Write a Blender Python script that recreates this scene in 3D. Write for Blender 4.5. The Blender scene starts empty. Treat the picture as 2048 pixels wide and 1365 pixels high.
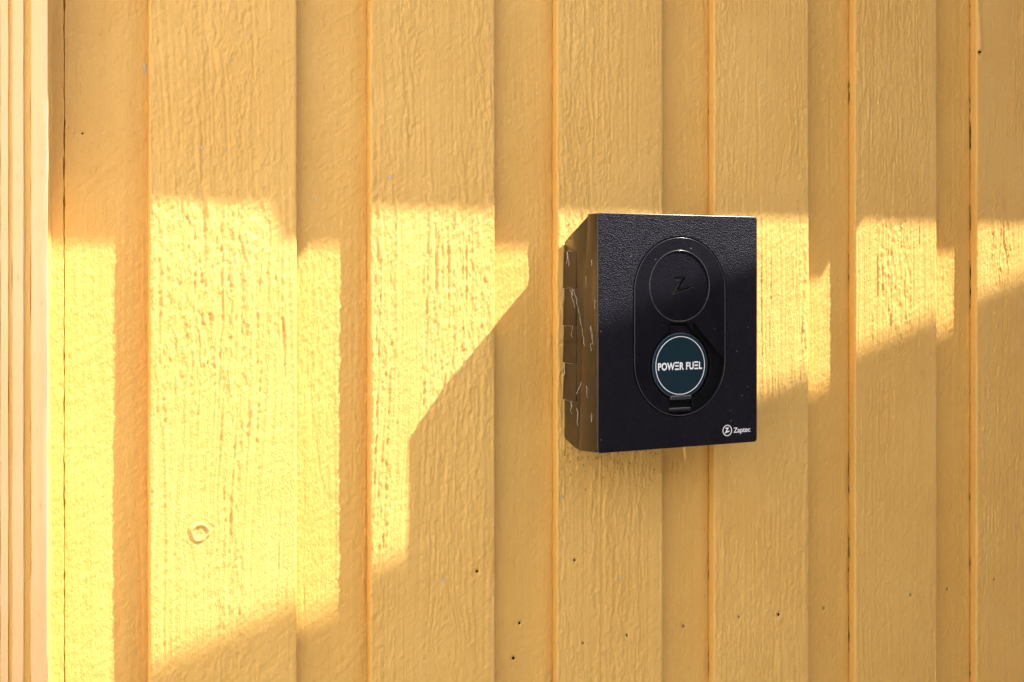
import bpy, bmesh, math, random
import numpy as np
from mathutils import Vector

S = bpy.context.scene
COL = S.collection
R = math.radians

# ------------------------------------------------------------------ camera, sky, sun, exposure
ZC = 1.45                       # camera height above the ground, metres
cam_d = bpy.data.cameras.new('camera')
cam = bpy.data.objects.new('camera', cam_d); COL.objects.link(cam)
cam.location = (0, -1.0, ZC)
cam.rotation_euler = (R(90), 0, R(-25.1))
cam_d.sensor_width = 36; cam_d.lens = 2300 / 2048 * 36
cam_d.shift_y = -0.0627
cam_d.clip_start = 0.01; cam_d.clip_end = 500
S.camera = cam

SUN = Vector((2.31, -1.0, 2.98)).normalized()        # towards the sun
w = bpy.data.worlds.new('World'); S.world = w; w.use_nodes = True
nt = w.node_tree; bg = nt.nodes['Background']
sky = nt.nodes.new('ShaderNodeTexSky'); sky.sky_type = 'NISHITA'; sky.sun_disc = False
sky.sun_elevation = math.asin(SUN.z); sky.sun_rotation = math.atan2(SUN.x, SUN.y)
sky.air_density = 1.0; sky.dust_density = 2.5; sky.ozone_density = 0.6
nt.links.new(sky.outputs[0], bg.inputs[0]); bg.inputs[1].default_value = 0.108
sl = bpy.data.lights.new('sun', 'SUN'); sl.energy = 5.0; sl.angle = R(0.40); sl.color = (1, 0.96, 0.88)
so = bpy.data.objects.new('sun', sl); COL.objects.link(so)
so.rotation_euler = (-SUN).to_track_quat('-Z', 'Y').to_euler(); so.location = (3, -3, 6)
S.view_settings.view_transform = 'Standard'; S.view_settings.look = 'None'
S.view_settings.gamma = 1; S.view_settings.use_curve_mapping = False
S.view_settings.exposure = 1.66
S.render.engine = 'CYCLES'

# ------------------------------------------------------------------ helpers
MM = 0.001
def tag(o, label=None, cat=None, group=None, kind=None):
    if label: o['label'] = label
    if cat: o['category'] = cat
    if group: o['group'] = group
    if kind: o['kind'] = kind
    return o
def empty(name, loc):
    o = bpy.data.objects.new(name, None); COL.objects.link(o); o.location = loc
    o.empty_display_size = 0.05; return o
def root_loc(p):
    v = Vector((0, 0, 0))
    while p is not None: v += p.location; p = p.parent
    return v
def link(name, me, mat, parent=None):
    o = bpy.data.objects.new(name, me); COL.objects.link(o)
    if mat: me.materials.append(mat)
    if parent: o.parent = parent
    return o
def mk(name, verts, faces, mat, parent=None, smooth=False, sharp=35):
    """verts in world metres"""
    off = root_loc(parent)
    me = bpy.data.meshes.new(name)
    me.from_pydata([tuple(Vector(v) - off) for v in verts], [], faces); me.update()
    if smooth:
        me.shade_smooth(); me.set_sharp_from_angle(angle=R(sharp))
    return link(name, me, mat, parent)
def box_vf(x0, x1, y0, y1, z0, z1):
    v = [(x, y, z) for x in (x0, x1) for y in (y0, y1) for z in (z0, z1)]
    f = [(0, 1, 3, 2), (4, 6, 7, 5), (0, 4, 5, 1), (2, 3, 7, 6), (0, 2, 6, 4), (1, 5, 7, 3)]
    return v, f
def bevel_obj_mesh(me, width, seg=2):
    bm = bmesh.new(); bm.from_mesh(me)
    bmesh.ops.bevel(bm, geom=bm.edges[:], offset=width, segments=seg, affect='EDGES', profile=0.5, clamp_overlap=True)
    bmesh.ops.recalc_face_normals(bm, faces=bm.faces[:])
    bm.to_mesh(me); bm.free(); me.shade_smooth(); me.set_sharp_from_angle(angle=R(40))
def box(name, x0, x1, y0, y1, z0, z1, mat, parent=None, bev=0.0):
    o = mk(name, *box_vf(x0, x1, y0, y1, z0, z1), mat, parent)
    if bev: bevel_obj_mesh(o.data, bev)
    return o
def prism_x(name, prof, x0, x1, mat, parent=None, bev=0.0, seg=2):
    """profile list of (out_mm, z_mm rel. camera height) extruded along x (metres)"""
    n = len(prof)
    v = [(x, -o * MM, ZC + z * MM) for x in (x0, x1) for o, z in prof]
    f = [tuple(range(n - 1, -1, -1)), tuple(range(n, 2 * n))] + [(i, (i + 1) % n, n + (i + 1) % n, n + i) for i in range(n)]
    o = mk(name, v, f, mat, parent)
    bm = bmesh.new(); bm.from_mesh(o.data); bmesh.ops.recalc_face_normals(bm, faces=bm.faces[:]); bm.to_mesh(o.data); bm.free()
    if bev: bevel_obj_mesh(o.data, bev, seg)
    return o
def circle(cx, cz, r, n=64): return [(cx + r * math.cos(2 * math.pi * i / n), cz + r * math.sin(2 * math.pi * i / n)) for i in range(n)]
def stadium(cx, zt, zb, r, n=32):
    a = [(cx + r * math.cos(math.pi * i / n), zt - r + r * math.sin(math.pi * i / n)) for i in range(n + 1)]
    return a + [(cx - r * math.cos(math.pi * i / n), zb + r - r * math.sin(math.pi * i / n)) for i in range(n + 1)]
def rrect(x0, x1, z0, z1, r, n=6):
    p = []
    for cx, cz, a0 in ((x1 - r, z1 - r, 0), (x0 + r, z1 - r, 90), (x0 + r, z0 + r, 180), (x1 - r, z0 + r, 270)):
        for i in range(n + 1):
            a = R(a0 + 90 * i / n); p.append((cx + r * math.cos(a), cz + r * math.sin(a)))
    return p
def curve_mesh(cu, o0, x=0, z=0):
    """2D curve in mm -> mesh standing on the wall plane, front at o0 (mm out)"""
    tmp = bpy.data.objects.new('tmp', cu); COL.objects.link(tmp)
    bpy.context.view_layer.update()
    me = bpy.data.meshes.new_from_object(tmp.evaluated_get(bpy.context.evaluated_depsgraph_get()))
    bpy.data.objects.remove(tmp)
    return me
def place_curve(me, o0, parent, dx=0, dz=0):
    n = len(me.vertices); co = np.empty(n * 3, np.float32); me.vertices.foreach_get('co', co); co = co.reshape(-1, 3)
    off = root_loc(parent)
    out = np.empty_like(co)
    zmax = co[:, 2].max()
    out[:, 0] = (co[:, 0] + dx) * MM - off.x
    out[:, 1] = -(co[:, 2] - zmax + o0) * MM - off.y
    out[:, 2] = ZC + (co[:, 1] + dz) * MM - off.z
    me.vertices.foreach_set('co', out.ravel()); me.update()
def plate(name, loops, out_front, thick, bev, mat, parent, res=2):
    cu = bpy.data.curves.new(name, 'CURVE'); cu.dimensions = '2D'; cu.fill_mode = 'BOTH'
    for lp in loops:
        sp = cu.splines.new('POLY'); sp.points.add(len(lp) - 1); sp.use_cyclic_u = True
        for p, q in zip(sp.points, lp): p.co = (q[0], q[1], 0, 1)
    cu.extrude = max(thick / 2 - bev, 0.0); cu.bevel_depth = bev; cu.bevel_resolution = res; cu.offset = -bev
    me = curve_mesh(cu, 0); bpy.data.curves.remove(cu); me.name = name
    place_curve(me, out_front, parent)
    me.shade_smooth(); me.set_sharp_from_angle(angle=R(40))
    me.materials.clear()
    return link(name, me, mat, parent)
def lettering(name, txt, x0, x1, zb, cap, out_front, mat, parent, bold=0.0, spacing=1.0, rot=0.0):
    cu = bpy.data.curves.new(name, 'FONT'); cu.body = txt; cu.size = 10; cu.offset = bold; cu.extrude = 0.02; cu.space_character = spacing
    me = curve_mesh(cu, 0); bpy.data.curves.remove(cu); me.name = name
    n = len(me.vertices); co = np.empty(n * 3, np.float32); me.vertices.foreach_get('co', co); co = co.reshape(-1, 3)
    co[:, 0] = (co[:, 0] - co[:, 0].min()) / np.ptp(co[:, 0]) * (x1 - x0) + x0
    co[:, 1] = co[:, 1] / 7.29 * cap + zb
    me.vertices.foreach_set('co', co.ravel())
    place_curve(me, out_front, parent); me.materials.clear()
    return link(name, me, mat, parent)

# ---- numpy value noise
def _h(ix, iy, seed):
    n = (ix.astype(np.int64) * 374761393 + iy.astype(np.int64) * 668265263 + seed * 1442695041) & 0xffffffff
    n = ((n ^ (n >> 13)) * 1274126177) & 0xffffffff
    n = ((n ^ (n >> 16)) * 2246822519) & 0xffffffff
    return ((n ^ (n >> 15)) & 0xffff) / 32767.5 - 1.0
def N(x, y, seed):
    x, y = np.broadcast_arrays(x, y)
    ix = np.floor(x); iy = np.floor(y); fx = x - ix; fy = y - iy
    fx = fx * fx * fx * (fx * (fx * 6 - 15) + 10); fy = fy * fy * fy * (fy * (fy * 6 - 15) + 10)
    a = _h(ix, iy, seed); b = _h(ix + 1, iy, seed); c = _h(ix, iy + 1, seed); d = _h(ix + 1, iy + 1, seed)
    return (a + (b - a) * fx) * (1 - fy) + (c + (d - c) * fx) * fy
def sstep(a, b, x):
    t = np.clip((x - a) / (b - a), 0, 1); return t * t * (3 - 2 * t)

# ------------------------------------------------------------------ materials
def new_mat(name):
    m = bpy.data.materials.new(name); m.use_nodes = True
    return m, m.node_tree, m.node_tree.nodes['Principled BSDF']
def nd(nt, t, **kw):
    n = nt.nodes.new(t)
    for k, v in kw.items():
        if k in n.inputs: n.inputs[k].default_value = v
        else: setattr(n, k, v)
    return n
def mixc(nt, fac, a, b):
    m = nt.nodes.new('ShaderNodeMix'); m.data_type = 'RGBA'
    if isinstance(fac, (int, float)): m.inputs[0].default_value = fac
    else: nt.links.new(fac, m.inputs[0])
    for k, c in ((6, a), (7, b)):
        if isinstance(c, tuple): m.inputs[k].default_value = (*c, 1)
        else: nt.links.new(c, m.inputs[k])
    return m.outputs[2]
def coords(nt, scale=(1, 1, 1)):
    g = nt.nodes.new('ShaderNodeNewGeometry'); mp = nt.nodes.new('ShaderNodeMapping')
    mp.inputs['Scale'].default_value = scale; nt.links.new(g.outputs['Position'], mp.inputs[0]); return mp.outputs[0]
def noise(nt, vec, scale, detail=3, rough=0.55):
    n = nd(nt, 'ShaderNodeTexNoise', Scale=scale, Detail=detail, Roughness=rough); nt.links.new(vec, n.inputs['Vector']); return n.outputs[0]
def ramp(nt, src, a, b):
    m = nt.nodes.new('ShaderNodeMapRange'); m.interpolation_type = 'SMOOTHSTEP'
    m.inputs[1].default_value = a; m.inputs[2].default_value = b; nt.links.new(src, m.inputs[0]); return m.outputs[0]
def mult(nt, a, b):
    m = nt.nodes.new('ShaderNodeMath'); m.operation = 'MULTIPLY'
    for i, s in enumerate((a, b)):
        if isinstance(s, (int, float)): m.inputs[i].default_value = s
        else: nt.links.new(s, m.inputs[i])
    return m.outputs[0]
def bump(nt, bs, h, dist, strength=1.0):
    b = nd(nt, 'ShaderNodeBump', Strength=strength, Distance=dist); nt.links.new(h, b.inputs['Height']); nt.links.new(b.outputs[0], bs.inputs['Normal']); return b

def paint_mat(name, base, alt, dirt, rough=0.43, fine=0.0009):
    m, nt, bs = new_mat(name)
    v = coords(nt); vs = coords(nt, (1, 1, 0.12))
    c = mixc(nt, ramp(nt, noise(nt, v, 9, 4), 0.3, 0.7), base, alt)
    st = ramp(nt, noise(nt, vs, 130, 4), 0.35, 0.75)
    c = mixc(nt, mult(nt, st, 0.25), c, alt)
    fk = ramp(nt, noise(nt, coords(nt, (1, 1, 0.16)), 430, 3, 0.6), 0.63, 0.71)
    c = mixc(nt, mult(nt, fk, 0.42), c, tuple(x * k for x, k in zip(alt, (0.62, 0.52, 0.42))))
    sp = ramp(nt, noise(nt, v, 420, 2), 0.72, 0.80)
    c = mixc(nt, mult(nt, sp, 0.35), c, dirt)
    oi = nt.nodes.new('ShaderNodeObjectInfo')
    c = mixc(nt, mult(nt, oi.outputs['Random'], 0.16), c, tuple(x * 0.72 for x in alt))
    wz = ramp(nt, noise(nt, coords(nt, (1, 1, 0.05)), 38, 5, 0.6), 0.5, 0.85)
    c = mixc(nt, mult(nt, wz, 0.30), c, tuple(x * k for x, k in zip(alt, (0.78, 0.74, 0.72))))
    fd = ramp(nt, noise(nt, coords(nt, (1, 1, 0.3)), 24, 4, 0.6), 0.52, 0.8)
    c = mixc(nt, mult(nt, fd, 0.18), c, tuple(min(1, x * k) for x, k in zip(base, (1.08, 1.16, 1.5))))
    nt.links.new(c, bs.inputs['Base Color'])
    bs.inputs['Roughness'].default_value = rough
    bs.inputs['Specular IOR Level'].default_value = 0.5
    h = noise(nt, coords(nt, (1, 1, 0.55)), 800, 4, 0.65)
    bump(nt, bs, h, fine)
    return m
WALL = paint_mat('yellow_paint', (0.81, 0.500, 0.138), (0.77, 0.452, 0.112), (0.32, 0.17, 0.05))
UNDER = paint_mat('yellow_paint_smooth', (0.79, 0.476, 0.124), (0.75, 0.432, 0.104), (0.32, 0.17, 0.05), fine=0.0007)
TRIM = paint_mat('pale_gloss_paint', (0.81, 0.555, 0.29), (0.78, 0.52, 0.25), (0.45, 0.28, 0.12), rough=0.32, fine=0.0003)

def flat(name, col, rough=0.5, spec=0.5):
    m, nt, bs = new_mat(name); v = coords(nt)
    c = mixc(nt, noise(nt, v, 300, 3), tuple(x * 0.85 for x in col), tuple(min(1, x * 1.12) for x in col))
    nt.links.new(c, bs.inputs['Base Color']); bs.inputs['Roughness'].default_value = rough
    bs.inputs['Specular IOR Level'].default_value = spec
    return m
def plastic(name, col, rough, spec, grain, dust_col, dust_scale, dust_amt, film=0.0, tint=None):
    m, nt, bs = new_mat(name); v = coords(nt)
    vo = nd(nt, 'ShaderNodeTexVoronoi', Scale=dust_scale); nt.links.new(v, vo.inputs['Vector'])
    near = ramp(nt, vo.outputs['Distance'], 0.15, 0.03)
    sepc = nt.nodes.new('ShaderNodeSeparateColor'); nt.links.new(vo.outputs['Color'], sepc.inputs[0])
    pick = ramp(nt, sepc.outputs[0], 1 - dust_amt, 1 - dust_amt + 0.01)
    spot = mult(nt, near, pick)
    fl = ramp(nt, noise(nt, coords(nt, (1, 1, 0.4)), 60, 4), 0.35, 0.7)
    c = mixc(nt, mult(nt, fl, film), col, dust_col)
    c = mixc(nt, mult(nt, spot, mult(nt, sepc.outputs[1], 0.7)), c, (0.45, 0.43, 0.42))
    nt.links.new(c, bs.inputs['Base Color'])
    bs.inputs['Roughness'].default_value = rough; bs.inputs['Specular IOR Level'].default_value = spec
    if tint: bs.inputs['Specular Tint'].default_value = (*tint, 1)
    g = nd(nt, 'ShaderNodeTexVoronoi', Scale=820.0); nt.links.new(v, g.inputs['Vector'])
    bump(nt, bs, g.outputs['Distance'], grain)
    return m
BLACK = plastic('black_textured_plastic', (0.0022, 0.0019, 0.0048), 0.50, 0.15, 0.0007, (0.012, 0.011, 0.015), 150, 0.16, 0.2, (0.78, 0.74, 1.0))
PANEL = plastic('black_satin_plastic', (0.0022, 0.0019, 0.0042), 0.46, 0.15, 0.0003, (0.010, 0.010, 0.013), 150, 0.14, 0.2, (0.78, 0.74, 1.0))
SHELL = plastic('dusty_brown_black_plastic', (0.022, 0.0145, 0.009), 0.26, 0.6, 0.00005, (0.08, 0.055, 0.032), 260, 0.30, 0.4)
TEAL = plastic('dark_teal_label', (0.005, 0.021, 0.034), 0.38, 0.2, 0.00003, (0.010, 0.032, 0.045), 130, 0.16, 0.2)
DARK = flat('black_recess', (0.003, 0.003, 0.0035), 0.6, 0.1)
WHITE = flat('white_print', (0.86, 0.86, 0.90), 0.5)
HOLE = flat('hole_shade', (0.010, 0.007, 0.004), 0.9, 0.1)  # near-black that paints the shade inside the nail holes
CHIP = flat('weathered_bare_chip', (0.52, 0.48, 0.42), 0.7)
WEB = flat('pale_web', (0.80, 0.72, 0.60), 0.7)
RAW = flat('sheathing_wood', (0.10, 0.065, 0.035), 0.9)

def ground_mat():
    m, nt, bs = new_mat('grey_gravel'); v = coords(nt)
    c = mixc(nt, noise(nt, v, 60, 5), (0.10, 0.095, 0.085), (0.17, 0.16, 0.145))
    c = mixc(nt, ramp(nt, noise(nt, v, 1.5, 3), 0.4, 0.7), c, (0.12, 0.11, 0.095))
    nt.links.new(c, bs.inputs['Base Color']); bs.inputs['Roughness'].default_value = 0.9
    bump(nt, bs, noise(nt, v, 90, 4), 0.01); return m

# ------------------------------------------------------------------ ground
g = mk('ground', [(-150, -150, 0), (150, -150, 0), (150, 150, 0), (-150, 150, 0)], [(0, 1, 2, 3)], ground_mat())
tag(g, kind='structure')

# ------------------------------------------------------------------ the board wall
wall = tag(empty('board_wall', (0.6, 0.012, 0.0)), 'yellow painted rough-sawn vertical board wall behind the black charger', 'wall')
mk('sheathing', *box_vf(-1.6, 3.2, 0.045, 0.075, 0.05, ZC + 0.78), RAW, wall)

ROWS_FINE = np.arange(-505, 352, 1.4)
def rows_of(fine):
    if fine: return np.concatenate([np.linspace(-1330, -520, 18), ROWS_FINE, np.linspace(370, 735, 9)])
    return np.linspace(-1330, 735, 90)

def grain(x, z, seed, rough, knots):
    wx = x + 7 * N(x / 70, z / 330, seed) + 0.9 * N(x / 16, z / 70, seed + 1) + 0.22 * N(x / 5, z / 18, seed + 9)
    kn = np.zeros_like(x)
    for kx, kz, kr, ka in [(*k, 1.0) if len(k) == 3 else k for k in knots]:
        dx = (x - kx) / kr; dz = (z - kz) / (kr * 1.05); rho = np.sqrt(dx * dx + (dz) ** 2) * (1 + 0.22 * N(np.arctan2(dz, dx) * 1.3 + 9, dx * 0.4, seed + 41)) + 1e-6
        env = np.exp(-(dx / 2.6) ** 2 - (dz / 3.2) ** 2)
        wx = wx + env * kr * 1.1 * np.tanh(dx * 1.4) * -1
        ring = np.exp(-((rho - 1.05 - 0.12 * N(dx * 2, dz * 2, seed + 4)) / 0.22) ** 2)
        kn += ka * 0.75 * ring - ka * 0.35 * np.exp(-((rho - 0.68) / 0.16) ** 2) + ka * 0.22 * np.sin(rho * 7.5) * np.exp(-(rho / 2.0) ** 2) * sstep(1.0, 1.4, rho)
        kn += 0.30 * N(dx * 3, dz * 3, seed + 5) * np.exp(-(rho / 0.8) ** 2)
    mask = sstep(-0.40, 0.35, N(wx / 30, z / 230, seed + 2) + 0.40 * N(wx / 9, z / 50, seed + 3))
    a = N(wx / 3.3, z / 150, seed + 10); ridge = 1 - np.abs(a) * 2.2
    b = N(wx / 1.8, z / 60, seed + 11)
    c = N(wx / 3.6, z / 20, seed + 12)
    tear = sstep(0.02, 0.16, c + 0.6 * N(wx / 1.8, z / 4.5, seed + 13)) - 0.5
    tear2 = sstep(0.0, 0.14, N(wx / 2.4 + 3, z / 9, seed + 14) + 0.5 * N(wx / 1.7, z / 3.6, seed + 15) - 0.10) - 0.4
    d = (x * 0.80 + z * 0.60); e = (-x * 0.60 + z * 0.80)
    saw = N(e / 2.4, d / 11.0, seed + 16) + 0.7 * N(x / 1.9, z / 2.3, seed + 17)
    crack = np.exp(-(N(wx / 8, z / 300, seed + 19) / 0.035) ** 2) * sstep(0.1, 0.35, N(wx / 20, z / 60, seed + 24))
    h = rough * (mask * (0.11 * ridge + 0.23 * tear + 0.32 * tear2 * sstep(0.3, 0.95, mask)) + 0.10 * ridge + 0.16 * b - 0.55 * crack) + 0.22 * saw
    h += 0.30 * N(x / 40, z / 260, seed + 18)
    return h + kn

def make_board(name, x0, x1, ytop, thick, seed, rough, mat, fine=True, step=0.88, knots=(), vis=None, gap=0.0,
               pits=(), drips=(), line=None, raw=None, r=1.6, edge_wob=0.2):
    """one vertical board; mm; front surface at y=ytop (mm, into the wall is +)"""
    zs = rows_of(fine); a, b = vis if vis else (x0, x1)
    if not fine: step = 6.0
    xin = np.arange(a + r, b - r + 0.01, step)
    xs = [x for x in (np.linspace(x0 + r, a + r, 4)[:-1] if a > x0 + 2 else [])] + list(xin) + [x for x in (np.linspace(b - r, x1 - r, 4)[1:] if b < x1 - 2 else [])]
    # cross section: left side (back to front), rounded corner, front, rounded corner, right side, back
    sec = [(x0, thick, 0, 'L0'), (x0, thick * 0.66, 0, 'L'), (x0, thick * 0.33, 0, 'L'), (x0, r, 0, 'L')]
    sec += [(x0 + r * 0.13, r * 0.5, .3, 'L'), (x0 + r * 0.5, r * 0.13, .7, 'L')]
    sec += [(x, 0, 1, 'F') for x in xs]
    sec += [(x1 - r * 0.5, r * 0.13, .7, 'R'), (x1 - r * 0.13, r * 0.5, .3, 'R'), (x1, r, 0, 'R'), (x1, thick * 0.5, 0, 'R'), (x1, thick, 0, 'R')]
    X = np.array([s[0] for s in sec])[None, :]; Y = np.array([s[1] for s in sec])[None, :]; Wt = np.array([s[2] for s in sec])[None, :]
    nc = X.shape[1]; nr = len(zs); Z = zs[:, None]
    Xg = np.repeat(X, nr, 0).astype(float); Yg = np.repeat(Y, nr, 0).astype(float); Zg = np.repeat(Z, nc, 1)
    H = grain(Xg, Zg, seed, rough, knots)
    inz = ((Z > -515) & (Z < 360)).astype(float) if fine else 0.0
    H = H * inz
    for px, pz, pr, pd in pits: H -= pd * np.exp(-(((Xg - px) ** 2 + (Zg - pz) ** 2) / pr ** 2) ** 2)
    for dx_, zt, zb, wd, ht in drips:
        t = np.clip((zt - Zg) / (zt - zb), 0, 1); inside = (Zg < zt) & (Zg > zb)
        H += np.where(inside, ht * (0.35 + 0.65 * t) * np.exp(-((Xg - dx_) / (wd * (0.55 + 0.45 * t))) ** 2), 0)
        H += 0.75 * ht * np.exp(-(((Xg - dx_ - 1) / 4.8) ** 2 + ((Zg - zb + 6) / 2.4) ** 2))
    if line is not None: H += 0.22 * sstep(line - 0.8, line + 0.8, Xg + 0.8 * N(Zg / 90, Xg * 0, seed + 30))
    Yg = Yg - H * Wt
    # wobble of the sharp edges and a bow of the whole board
    wob = edge_wob * (N(Zg / 7, Zg * 0 + 1.5, seed + 20) + 0.8 * N(Zg / 40, Zg * 0 + 2.5, seed + 21)) * inz
    side = np.array([{'L': 1, 'L0': 1, 'F': 0, 'R': 1}[s[3]] for s in sec])[None, :]
    Xg = Xg + wob * side * np.where(X < (x0 + x1) / 2, 1, -1) * (1 if np.ndim(inz) else 0)
    Xg = Xg + 0.25 * N(Zg / 6, Yg / 3, seed + 25) * side * inz
    if gap:                                              # open paint seam behind the left edge
        gp = gap * np.clip(1.5 * N(Z / 34, Z * 0 + 0.5, seed + 22) + 0.6 * N(Z / 6, Z * 0 + 1.5, seed + 23) - 0.05, 0, 1)
        Yg[:, 0] -= (gp[:, 0] * inz[:, 0] if fine else 0)
    co = np.stack([Xg * MM, (ytop + Yg) * MM, ZC + Zg * MM], -1).reshape(-1, 3)
    off = np.array(root_loc(wall)); co = (co - off).astype(np.float32)
    i = np.arange(nr - 1)[:, None] * nc; j = np.arange(nc)[None, :]; j2 = (j + 1) % nc
    q = np.stack([i + j, i + j2, i + nc + j2, i + nc + j], -1).reshape(-1, 4)
    me = bpy.data.meshes.new(name); nq = len(q)
    me.vertices.add(len(co)); me.vertices.foreach_set('co', co.ravel())
    me.loops.add(nq * 4 + 2 * nc); me.polygons.add(nq + 2)
    capb = np.arange(nc)[::-1]; capt = np.arange(nc) + (nr - 1) * nc
    me.loops.foreach_set('vertex_index', np.concatenate([q.ravel(), capb, capt]).astype(np.int32))
    me.polygons.foreach_set('loop_start', np.concatenate([np.arange(nq) * 4, [nq * 4, nq * 4 + nc]]).astype(np.int32))
    me.update(calc_edges=True)
    fx = 0.5 * (X[0] + np.roll(X[0], -1)); rw = np.zeros(nc, np.int32); rw[-1] = 1      # bare wood where no brush reaches
    if raw is not None: rw[(fx < raw[0]) | (fx > raw[1])] = 1
    mi = np.concatenate([np.tile(rw, nr - 1), [1, 1]]).astype(np.int32)
    me.shade_smooth()
    if not fine: me.set_sharp_from_angle(angle=R(40))
    o = link(name, me, mat, wall); me.materials.append(RAW); me.polygons.foreach_set('material_index', mi)
    return o

LEFT = [133.3, 326.6, 517.2, 702.2, 891.4, 1076.6]
RIGHT = [258.8, 450.5, 639.0, 826.7, 1013.4, 1199.5]
KNOTS = [[(174.9, -217.7, 6.2, 1.5), (181, -34, 4.5, .35), (222, 40, 6, .12), (205, 190, 5, .15)],
         [(374, 205, 5.5, .25), (440, 218, 5, .2), (392, -30, 3, .25), (400, -345, 9, .2)],
         [(588, -239, 5, .12), (548, 150, 5, .1)],
         [(790, 150, 5, .12), (730, -200, 6, .1)],
         [(985, -130, 6, .1), (990, 165, 5, .15)],
         [(1120, 20, 6, .1), (1140, -210, 5, .12)]]
PITS = [[], [(432.4, -278.9, 2.0, 2.2), (397.8, -283, 2.6, .5)],
        [(537, -279.4, 1.9, 2.2), (596.4, -361.7, 3.2, 1.0), (546, -362.4, 2.6, .9)],
        [(786.1, -364.2, 3.0, 1.6), (733.7, -360.3, 2.6, .9)],
        [(973.6, -364.6, 2.6, 1.0)],
        [(1081, 265.5, 2.6, 2.4), (1105, -362, 2.4, .9)]]
DRIPS = [[], [], [], [], [], [(1081.0, 315, 269, 4.2, 2.4), (1079, -250, -331, 2.2, .7)]]
ROUGH = [1.3, 1.35, 1.4, 1.2, 1.35, 1.15]
over = []
for i in range(6):
    over.append(make_board('over_board', LEFT[i], RIGHT[i], 0, 11.9, 100 + 57 * i, ROUGH[i], WALL, knots=KNOTS[i], gap=(1.0, .9, 1.3, 1.6, 2.8, 2.8)[i],
               pits=PITS[i], drips=DRIPS[i]))
# under boards: the strip left of the first over-board is two boards with an open joint
under = []
under.append(make_board('under_board', 20, 67.3, 12, 14, 900, 0.35, UNDER, vis=(45, 67.3), r=0.5, edge_wob=0.22))
under.append(make_board('under_board', 67.95, 150, 12.1, 14, 931, 0.6, UNDER, vis=(67.95, 138), r=0.5, edge_wob=0.22, line=106,
                        knots=[(74, -219, 4, .4), (95, 130, 3.5, .2)], pits=[(81.8, 118.7, 1.1, .9)]))
UPITS = [[], [(482.7, -337.8, 1.8, 2.0), (475.7, -371, 2.4, 1.6)], [(671.9, -365.1, 3.0, .8)], [(857.6, -369, 2.6, 1.0)], [(1042.2, -368.6, 2.4, 1.0)]]
SHL = [297.5, 489.0, 675.5, 862.5, 1050.0]
for i in range(5):
    a, b = RIGHT[i], LEFT[i + 1]
    under.append(make_board('under_board', a - 22, b + 22, 12, 14, 1300 + 61 * i, 0.62, UNDER, vis=(a - 3, b + 5), knots=[(a + 20, 150 - 90 * i, 3.5, .12)],
                            pits=UPITS[i], line=SHL[i], raw=(a - 0.6, b + 0.9)))
# boards beyond the frame on both sides
for k in range(1, 8):
    a = RIGHT[5] + (k - 1) * 190
    make_board('under_board', a - 22, a + 65 + 22, 12, 14, 2000 + k, .4, UNDER, fine=False)
    make_board('over_board', a + 65, a + 190, 0, 11.3, 2100 + k, .8, WALL, fine=False)
for k in range(1, 6):
    a = -105 - (k - 1) * 190
    make_board('over_board', a - 125, a, 0, 11.3, 2200 + k, .8, WALL, fine=False)
    make_board('under_board', a - 22, a + 65 + 22, 12, 14, 2300 + k, .4, UNDER, fine=False)

# dark discs painting the shade in nail holes, and paint chips, as board sub-parts
rnd = random.Random(4)
def spot(name, board, x, z, y, rx, rz, mat, dome=0.25, n=11):
    v = [(x * MM, (y - dome) * MM, ZC + z * MM)]
    for i in range(n):
        a = 2 * math.pi * i / n; k = 1 + rnd.uniform(-.28, .28)
        v.append(((x + rx * k * math.cos(a)) * MM, y * MM, ZC + (z + rz * k * math.sin(a)) * MM))
    return mk(name, v, [(0, 1 + (i + 1) % n, 1 + i) for i in range(n)], mat, board)
for bi, x, z, y, rx, rz in ((1, 432.4, -278.9, 1.0, 1.3, 1.3), (2, 537, -279.4, 1.0, 1.2, 1.2), (5, 1081.5, 266.6, 0.4, 3.4, 1.5), (3, 786.1, -364.2, .9, 1.3, 1.9),
                            (2, 596.4, -361.0, .5, .8, 1.9)):
    spot('nail_hole_shade', over[bi], x, z, y, rx, rz, HOLE, 0.1)
for bi, x, z, y, rx, rz in ((3, 482.7, -337.8, 13, 1.2, 1.3), (3, 475.7, -371, 12.8, 1.9, 1.4), (1, 81.8, 118.7, 12.6, .8, .8)):
    spot('nail_hole_shade', under[bi], x, z, y, rx, rz, HOLE, 0.1)
NAIL = flat('stained_nail_head', (0.28, 0.18, 0.065), 0.6)
for bi, x, z in ((2, 546, -362.4), (3, 733.7, -360.3), (4, 973.6, -364.6), (5, 1105, -362), (4, 915, -366), (1, 372, -366)):
    spot('nail_head', over[bi], x, z, 0.55, 1.5, 1.9, NAIL, 0.35)
for bi, x, z in ((4, 671.9, -365.1), (5, 857.6, -369), (6, 1042.2, -368.6)):
    spot('nail_head', under[bi], x, z, 12.5, 1.5, 1.9, NAIL, 0.35)
for bi, x, z, rx, rz in ((0, 176.2, 109.5, 1.2, 1.4), (0, 197, 110, .7, 1.2), (1, 345.2, 91, 1.3, 1.9), (3, 766.2, 205.5, 1.0, 1.2), (4, 1004.9, 109.4, 1.3, 1.3),
                         (1, 397.8, -283, 1.3, 1.8), (2, 588, -303, 1.5, 1.0), (2, 523, -216, 1.0, 1.6)):
    spot('paint_chip', over[bi], x, z, -0.42, rx, rz, CHIP, 0.12)
for bi, x, z, rx, rz in ((2, 279.3, 69.3, .9, 1.9), (1, 131.0, 176, 1.1, 4.2)):
    spot('paint_chip', under[bi], x, z, 11.6, rx, rz, CHIP, 0.12)

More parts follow.
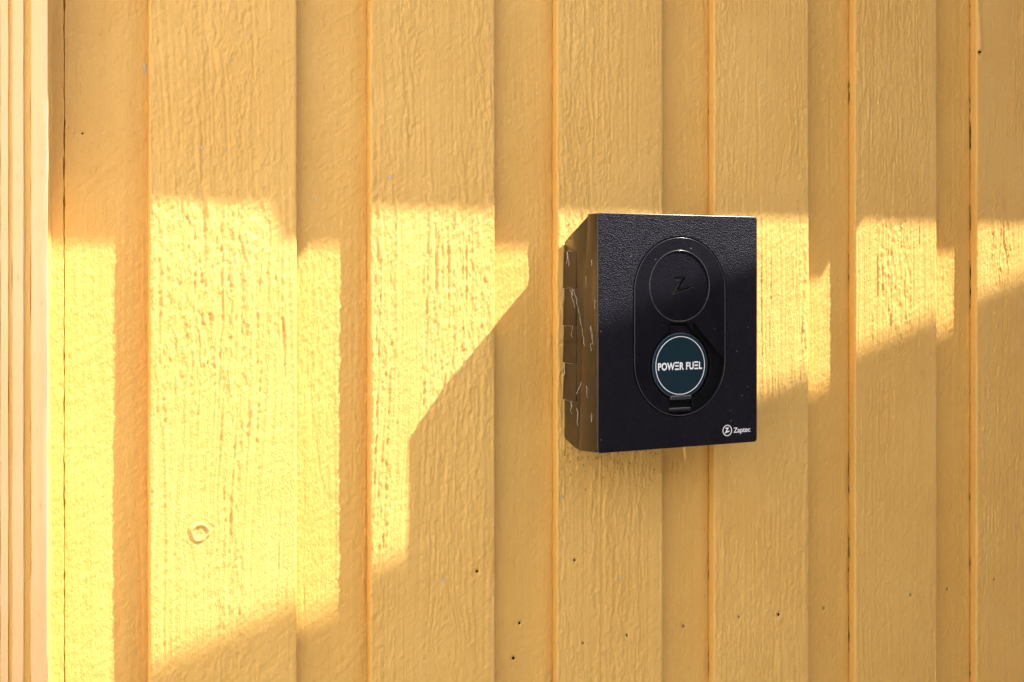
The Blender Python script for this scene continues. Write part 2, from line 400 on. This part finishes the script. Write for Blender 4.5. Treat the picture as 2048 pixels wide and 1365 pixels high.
# washed-down dirt on the board just under the charger
v = []; f = []; rd = random.Random(21)
for q in range(150):
    x = rd.uniform(521, 637); z = -167 - abs(rd.gauss(0, 13)); a = rd.uniform(.2, .6); b = a * rd.uniform(1.0, 3.2); k = len(v)
    v += [((x + a * c) * MM, -0.62 * MM, ZC + (z + b * d) * MM) for c, d in ((-1, -.2), (-.3, -1), (.8, -.5), (1, .4), (.2, 1), (-.7, .6))]
    f.append(tuple(range(k, k + 6)))
ds = mk('dirt_specks', v, f, flat('dry_dirt', (0.34, 0.19, 0.055), 0.9, 0.1), over[2]); tag(ds, kind='stuff')

# ------------------------------------------------------------------ grooved trim at the left edge
trim = tag(empty('moulded_trim', (0.0, 0.0, 0.12)), 'pale grooved vertical trim board at the left end of the yellow wall', 'trim')
def vstrip(name, prof, mat, parent, seed, wob=0.25):
    """prof: closed list of (x, out) mm, swept along z with a little paint wobble"""
    zs = np.concatenate([np.linspace(-1330, -460, 8), np.arange(-450, 360, 6.0), np.linspace(370, 735, 6)])
    n = len(prof); v = []
    px = np.array([p[0] for p in prof]); po = np.array([p[1] for p in prof])
    for z in zs:
        dx = wob * (N(np.full(n, z / 23), np.arange(n) * 1.7, seed) + .7 * N(np.full(n, z / 90), np.arange(n) * 1.7, seed + 1))
        do = 0.5 * wob * N(np.full(n, z / 30), np.arange(n) * 1.3, seed + 2)
        v += [((a) * MM, -(b) * MM, ZC + z * MM) for a, b in zip(px + dx, po + do)]
    f = [(k * n + i, k * n + (i + 1) % n, (k + 1) * n + (i + 1) % n, (k + 1) * n + i) for k in range(len(zs) - 1) for i in range(n)]
    f += [tuple(range(n - 1, -1, -1)), tuple(range((len(zs) - 1) * n, len(zs) * n))]
    o = mk(name, v, f, mat, parent)
    bm = bmesh.new(); bm.from_mesh(o.data); bmesh.ops.recalc_face_normals(bm, faces=bm.faces[:]); bm.to_mesh(o.data); bm.free()
    o.data.shade_smooth(); o.data.set_sharp_from_angle(angle=R(38)); return o
vstrip('moulding_strip', [(41.0, -12.5), (41.0, 15), (41.2, 19.5), (44, 21.8), (50, 24.6), (52.6, 25.6), (53.2, 24.8), (53.3, -12.5)][::-1], TRIM, trim, 11, .32)
vstrip('groove_strip', [(36.0, -12.5), (36.0, 15.6), (41.1, 16.2), (41.1, -12.5)][::-1], UNDER, trim, 14)
vstrip('moulding_strip', [(27.6, -12.5), (27.6, 10), (28.0, 13.2), (31.5, 15.0), (35.4, 17.0), (36.2, 16.4), (36.3, -12.5)][::-1], TRIM, trim, 12, .32)
vstrip('groove_strip', [(25.2, -12.5), (25.2, 9.6), (27.7, 10.2), (27.7, -12.5)][::-1], UNDER, trim, 15)
vstrip('moulding_strip', [(19.2, -12.5), (19.2, 5), (19.5, 7.4), (22, 8.8), (24.8, 10.6), (25.3, 10.0), (25.4, -12.5)][::-1], TRIM, trim, 13, .3)
vstrip('casing_board', [(-92, -12.5), (-92, 2), (-90, 5), (18.6, 5.5), (19.1, 2.0), (19.1, -12.5)][::-1], TRIM, trim, 16)
# irregular bead of paint filler between trim and wall
zs = np.arange(-460, 352, 4.0)
v = []; f = []
for k, z in enumerate(zs):
    wv = 3.0 + 1.4 * float(N(np.array(z / 45), np.array(.5), 71)) + 1.2 * float(N(np.array(z / 120), np.array(.5), 72))
    if z < 70: wv *= 0.75
    for a, o_ in ((53.1, -11.0), (53.1, -9.8), (55.0 + wv * .5, -10.6), (55.0 + wv, -11.2), (55.3 + wv, -12.3), (53.1, -12.6)):
        v.append((a * MM, -o_ * MM, ZC + z * MM))
n = 6
f = [(k * n + i, (k + 1) * n + i, (k + 1) * n + (i + 1) % n, k * n + (i + 1) % n) for k in range(len(zs) - 1) for i in range(n)]
mk('filler_bead', v, f, UNDER, trim, smooth=True, sharp=60)

# ------------------------------------------------------------------ the charger
BX0, BX1 = 0.5238, 0.7040
ch = tag(empty('wall_charger', (0.614, 0.0, ZC - 0.166)), 'black wall-mounted electric car charger with a round teal socket cover', 'charger')
shell = prism_x('back_shell', [(49.5, 58.0), (5, 36.5), (0.6, 33.5), (0.6, -156), (3, -159), (24, -165.3), (31.0, -165.6)], BX0 + .0006, BX1 - .0006, SHELL, ch, 0.0012)
plate('recess_floor', [stadium(614.2, 38.2, -133.8, 52.2)], 67.15, 0.3, 0.05, DARK, ch, 1)
body = prism_x('front_cover', [(66.8, 59.0), (66.8, -163.2), (31.5, -166.0), (50, 59.0)], BX0, BX1, SHELL, ch, 0.0005)
front = plate('front_panel', [rrect(523.8, 704.0, -163.4, 59.2, 3.2), stadium(614.2, 38.6, -134.2, 52.6)], 70.2, 3.6, 0.75, BLACK, ch, 3)
# saw-tooth louvres along the back of both sides
for sgn, xs_ in ((-1, BX0 + .0007), (1, BX1 - .0007)):
    for k in range(4):
        zt = 24.5 - 36.2 * k; zb = zt - 35.6
        v = []
        for o_ in (1.0, 26.0):
            tp = 1.0 if o_ < 10 else 0.35
            v += [(xs_ + sgn * (-0.6) * MM, -o_ * MM, ZC + zt * MM), (xs_ + sgn * 0.35 * MM, -o_ * MM, ZC + (zt - .3) * MM),
                  (xs_ + sgn * (0.3 + 1.3 * tp) * MM, -o_ * MM, ZC + zb * MM), (xs_ + sgn * (-0.6) * MM, -o_ * MM, ZC + (zb - .2) * MM)]
        f = [(0, 1, 5, 4), (1, 2, 6, 5), (2, 3, 7, 6), (3, 0, 4, 7), (3, 2, 1, 0), (4, 5, 6, 7)]
        if sgn > 0: f = [t[::-1] for t in f]
        mk('louvre', v, f, SHELL, shell)
EDGE = flat('highlight_edge_gloss', (.030, .030, .038), .24, .7)  # paler and glossier than the plastic, putting edge highlights into the colour
plate('edge_glint_rim', [rrect(523.6, 704.2, -163.6, 59.5, 3.4), rrect(524.7, 703.1, -162.5, 58.0, 2.3)], 69.9, 2.4, 0.5, EDGE, front, 3)  # added rim standing in for the sunlit bevel line
plate('oval_glint_rim', [stadium(614.2, 37.7, -133.3, 51.7), stadium(614.2, 37.0, -132.6, 51.0)], 70.55, 1.2, 0.3, EDGE, front, 3)  # thin rim added for the highlight line round the oval
# oval panel with the button hole and the socket opening
def keyhole(cx, cz, r, hw, zt, zb, n=40):
    a0 = math.asin(hw / r); p = [(cx + hw, zt), (cx - hw, zt)]
    for i in range(n + 1):
        a = math.pi / 2 + a0 + (math.pi - 2 * a0) * i / n; p.append((cx + r * math.cos(a), cz + r * math.sin(a)))
    p += [(cx - hw, zb), (cx + hw, zb)]
    for i in range(n + 1):
        a = -math.pi / 2 + a0 + (math.pi - 2 * a0) * i / n; p.append((cx + r * math.cos(a), cz + r * math.sin(a)))
    return p
CB = (613.2, -8.8); CS = (614.2, -85.0)
oval = plate('oval_panel', [stadium(614.2, 37.6, -133.2, 51.6), circle(*CB, 34.6), keyhole(*CS, 34.2, 13.0, -44.0, -128.5)], 70.3, 3.2, 0.7, PANEL, ch, 3)
zed = [(-5.8, 8.6), (6.7, 8.6), (-1.7, -3.0), (16.9, -0.9), (-9.3, -8.5), (1.7, 6.0), (-5.3, 6.0)]
btn = plate('round_button', [circle(*CB, 33.9), [(CB[0] + a, CB[1] + b) for a, b in zed]], 69.7, 2.6, 0.35, PANEL, ch, 3)
rim = plate('button_rim', [circle(*CB, 34.5), circle(*CB, 33.5)], 70.6, 1.2, 0.35, EDGE, btn, 2)
plate('symbol_floor', [[(CB[0] + a * 1.05, CB[1] + b * 1.05) for a, b in zed]], 67.4, 0.3, 0.05, flat('bronze_floor', (0.012, 0.010, 0.005), .4), btn, 1)
lid = plate('socket_lid', [circle(*CS, 31.2)], 69.6, 4.0, 0.9, TEAL, ch, 3)
plate('lid_tab', [rrect(CS[0] - 11.8, CS[0] + 11.8, -58, -47.2, .8)], 69.2, 2.0, 0.6, PANEL, lid, 2)
plate('lid_hinge', [rrect(CS[0] - 11.8, CS[0] + 12.0, -117.8, -113.6, .8)], 71.2, 4.5, 1.0, EDGE, lid, 3)
plate('hinge_seat', [rrect(CS[0] - 12.4, CS[0] + 12.4, -128.2, -125.4, .8)], 69.2, 2.0, 0.7, EDGE, ch, 2)
plate('badge_ring', [circle(*CS, 28.0, 96), circle(*CS, 27.35, 96)], 69.75, 0.2, 0.0, WHITE, lid, 0)
plate('lid_edge_line', [circle(*CS, 31.1, 96), circle(*CS, 30.55, 96)], 69.35, 0.4, 0.1, flat('pale_edge', (0.16, 0.17, 0.24), .3), lid, 1)
lettering('badge_lettering', 'POW\u039eR FU\u039eL', 588.9, 639.0, -88.9, 7.0, 69.78, WHITE, lid, bold=0.33, spacing=1.06)
plate('logo_ring', [circle(668.2, -150.4, 5.5, 48), circle(668.2, -150.4, 4.65, 48)], 70.35, 0.3, 0.0, WHITE, front, 0)
plate('logo_symbol', [[(668.2 + a * .30 - .3, -150.4 + b * .30) for a, b in [(-6.3, 9.6), (7.2, 9.6), (-0.6, -2.2), (9.9, -0.9), (8, -4.5), (-9.8, -9.5), (0.3, 5.6), (-6.3, 5.6)]]], 70.35, 0.3, 0.0, WHITE, front, 0)
lettering('logo_lettering', 'Zaptec', 675.6, 695.6, -153.0, 5.2, 70.35, WHITE, front, bold=0.12)

# ------------------------------------------------------------------ cobwebs on the charger's left side
def tubes(name, lines, r, mat, label, cat):
    v = []; f = []
    for ln in lines:
        b0 = len(v)
        for i, p in enumerate(ln):
            k = r * (0.5 + rnd.random())
            for c in range(4):
                a = math.pi / 2 * c
                v.append(((p[0] + k * math.cos(a)) * MM, (-p[1] + k * .7 * math.sin(a)) * MM, ZC + (p[2] + k * .4 * math.sin(a)) * MM))
        for i in range(len(ln) - 1):
            for c in range(4): f.append((b0 + i * 4 + c, b0 + i * 4 + (c + 1) % 4, b0 + i * 4 + 4 + (c + 1) % 4, b0 + i * 4 + 4 + c))
        f += [(b0, b0 + 1, b0 + 2, b0 + 3), (len(v) - 4, len(v) - 1, len(v) - 2, len(v) - 3)]
    o = mk(name, v, f, mat); tag(o, label, cat, kind='stuff'); return o
rnd = random.Random(11)
lines = []
def strand(o0, z0, o1, z1, n=7, j=0.7):
    L_ = []
    for i in range(n):
        t = i / (n - 1); L_.append((522.6 + rnd.uniform(-.5, .3) - (1.4 if min(o0, o1) < 24 else 0), o0 + (o1 - o0) * t + rnd.uniform(-j, j) * 1.5, z0 + (z1 - z0) * t + rnd.uniform(-j, j)))
    lines.append(L_)
for k in range(5):                                   # fringes along the louvre steps
    zt = 24.5 - 36.2 * k
    strand(2, zt + .3, 25, zt + .6, 9, .6)
    for q in range(2):
        o_ = rnd.uniform(3, 25); strand(o_, zt, o_ + rnd.uniform(-3, 3), zt - rnd.uniform(4, 14), 5, .8)
strand(24, -11, 36, -36, 10, .8); strand(36, -36, 46, -66, 9, .7); strand(20, -12, 30, -30, 6, .8)
strand(15, 24, 17, 10, 6, .6); strand(30, -112, 40, -100, 6, .6); strand(31, -126, 33, -142, 6, .6)
for q in range(10):
    o_ = rnd.uniform(46, 66); z_ = rnd.uniform(-140, 45); strand(o_, z_, o_ + rnd.uniform(-2, 2), z_ - rnd.uniform(2, 11), 4, .5)
tubes('cobweb', lines, 0.15, WEB, 'dusty white cobweb threads on the brown-black side of the charger', 'cobweb')

# ------------------------------------------------------------------ what shades the wall: the eave above and an unseen screen added at right
eave = tag(empty('roof_eave', (0.6, 0.0, ZC + 0.70)), 'yellow boarded roof eave with rafter tails above the wall', 'eave')
OE, ZE = 0.216, 0.706
box('roof_sheet', -1.8, 4.2, -OE, 0.06, ZC + ZE, ZC + ZE + 0.022, UNDER, eave)
box('fascia_board', -1.8, 4.2, -OE, -OE + 0.019, ZC + ZE + 0.0225, ZC + ZE + 0.12, UNDER, eave)
k = -4
while k < 6:
    xr = 0.684 + 0.602 * k
    v = [(x, -o_, ZC + z_) for x in (xr, xr + 0.032) for o_, z_ in ((0.203, ZE - .001), (0.190, 0.598), (0.0, 0.664), (0.0, ZE - .001))]
    mk('rafter', v, [(0, 1, 2, 3), (7, 6, 5, 4), (0, 4, 5, 1), (1, 5, 6, 2), (2, 6, 7, 3), (3, 7, 4, 0)], UNDER, eave)
    k += 1

OS = 0.55  # distance out of the added screen that casts the lower shadow edge
scr = tag(empty('shade_screen', (1.9, -OS, 0)), 'unseen tall board screen added right of the charger to cast the sloping lower shadow', 'shade_caster')
SCR = paint_mat('screen_paint', (0.62, 0.50, 0.34), (0.58, 0.46, 0.30), (0.30, 0.22, 0.14), 0.6)
def ztop(x): return ZC + (-324 + 2.98 * OS * 1000) * MM + 0.32 * (x - (134 + 2.31 * OS * 1000) * MM)
nb = 15; bw = 0.125; xs0 = 1.25
for k in range(nb):
    a = xs0 + k * bw; b = a + bw - 0.0004
    v = [(x, -OS - t, z) for x in (a, b) for t in (0, 0.021) for z in (0.03, ztop(x) - 0.02)]
    mk('board', v, [(0, 1, 3, 2), (4, 6, 7, 5), (0, 4, 5, 1), (2, 3, 7, 6), (0, 2, 6, 4), (1, 5, 7, 3)], SCR, scr)
a, b = xs0 - .01, xs0 + nb * bw + .01
v = [(x, -OS - t, ztop(x) + dz) for x in (a, b) for t in (0.0, 0.05) for dz in (-0.019, 0)]
mk('top_rail', v, [(0, 1, 3, 2), (4, 6, 7, 5), (0, 4, 5, 1), (2, 3, 7, 6), (0, 2, 6, 4), (1, 5, 7, 3)], SCR, scr)
for x in (xs0 + .06, xs0 + nb * bw - .06): box('post', x - .035, x + .035, -OS - .092, -OS - .022, 0, ztop(x) - .04, SCR, scr)

# ------------------------------------------------------------------ unseen, added for the light: bouncing side wing at left, dark house to reflect
wing = tag(empty('bounce_wing_wall', (-0.62, -1.6, 0)), 'unseen white boarded wall added at the left to bounce sunlight into the shade', 'wall')
CREAM = paint_mat('cream_paint', (0.80, 0.76, 0.69), (0.77, 0.73, 0.66), (0.4, 0.36, 0.3), 0.55)
for k in range(22):
    a = 0.02 + k * 0.145
    box('board', -0.66 - (0.0 if k % 2 else 0.012), -0.63 - (0.0 if k % 2 else 0.012), -a - 0.1435, -a, 1.06, ZC + 1.35, CREAM, wing)
house = tag(empty('reflected_dark_house', (5.0, -9.5, 0)), 'unseen dark brown house added across the yard for the charger to reflect', 'house')
BROWN = paint_mat('dark_brown_stain', (0.045, 0.030, 0.020), (0.036, 0.024, 0.016), (0.02, 0.015, 0.01), 0.8)
for k in range(56): box('board', -3.0 + k * 0.30, -3.0 + k * 0.30 + 0.293, -7.53 - .02 * (k % 2), -7.5 - .02 * (k % 2), 0.25, 4.4, BROWN, house)
box('wall', -2.99, 13.79, -12.5, -7.56, 0.0, 4.4, BROWN, house)
v = [(x, y, z) for x in (-3.5, 14.3) for y, z in ((-7.0, 4.2), (-7.0, 4.45), (-10.0, 6.1), (-13.0, 4.45), (-13.0, 4.2), (-10.0, 5.85))]
mk('roof', v, [(0, 1, 2, 5), (5, 2, 3, 4), (6, 11, 8, 7), (11, 10, 9, 8), (0, 6, 7, 1), (1, 7, 8, 2), (2, 8, 9, 3), (3, 9, 10, 4), (4, 10, 11, 5), (5, 11, 6, 0)], flat('slate_roof', (.05, .05, .055), .8), house)
box('plinth', -0.70, -0.625, -3.22, -0.02, 0.0, 1.05, flat('bounce_cutting_plinth', (.07, .062, .055), .9), wing)  # dark base added so less light bounces onto the lower wall
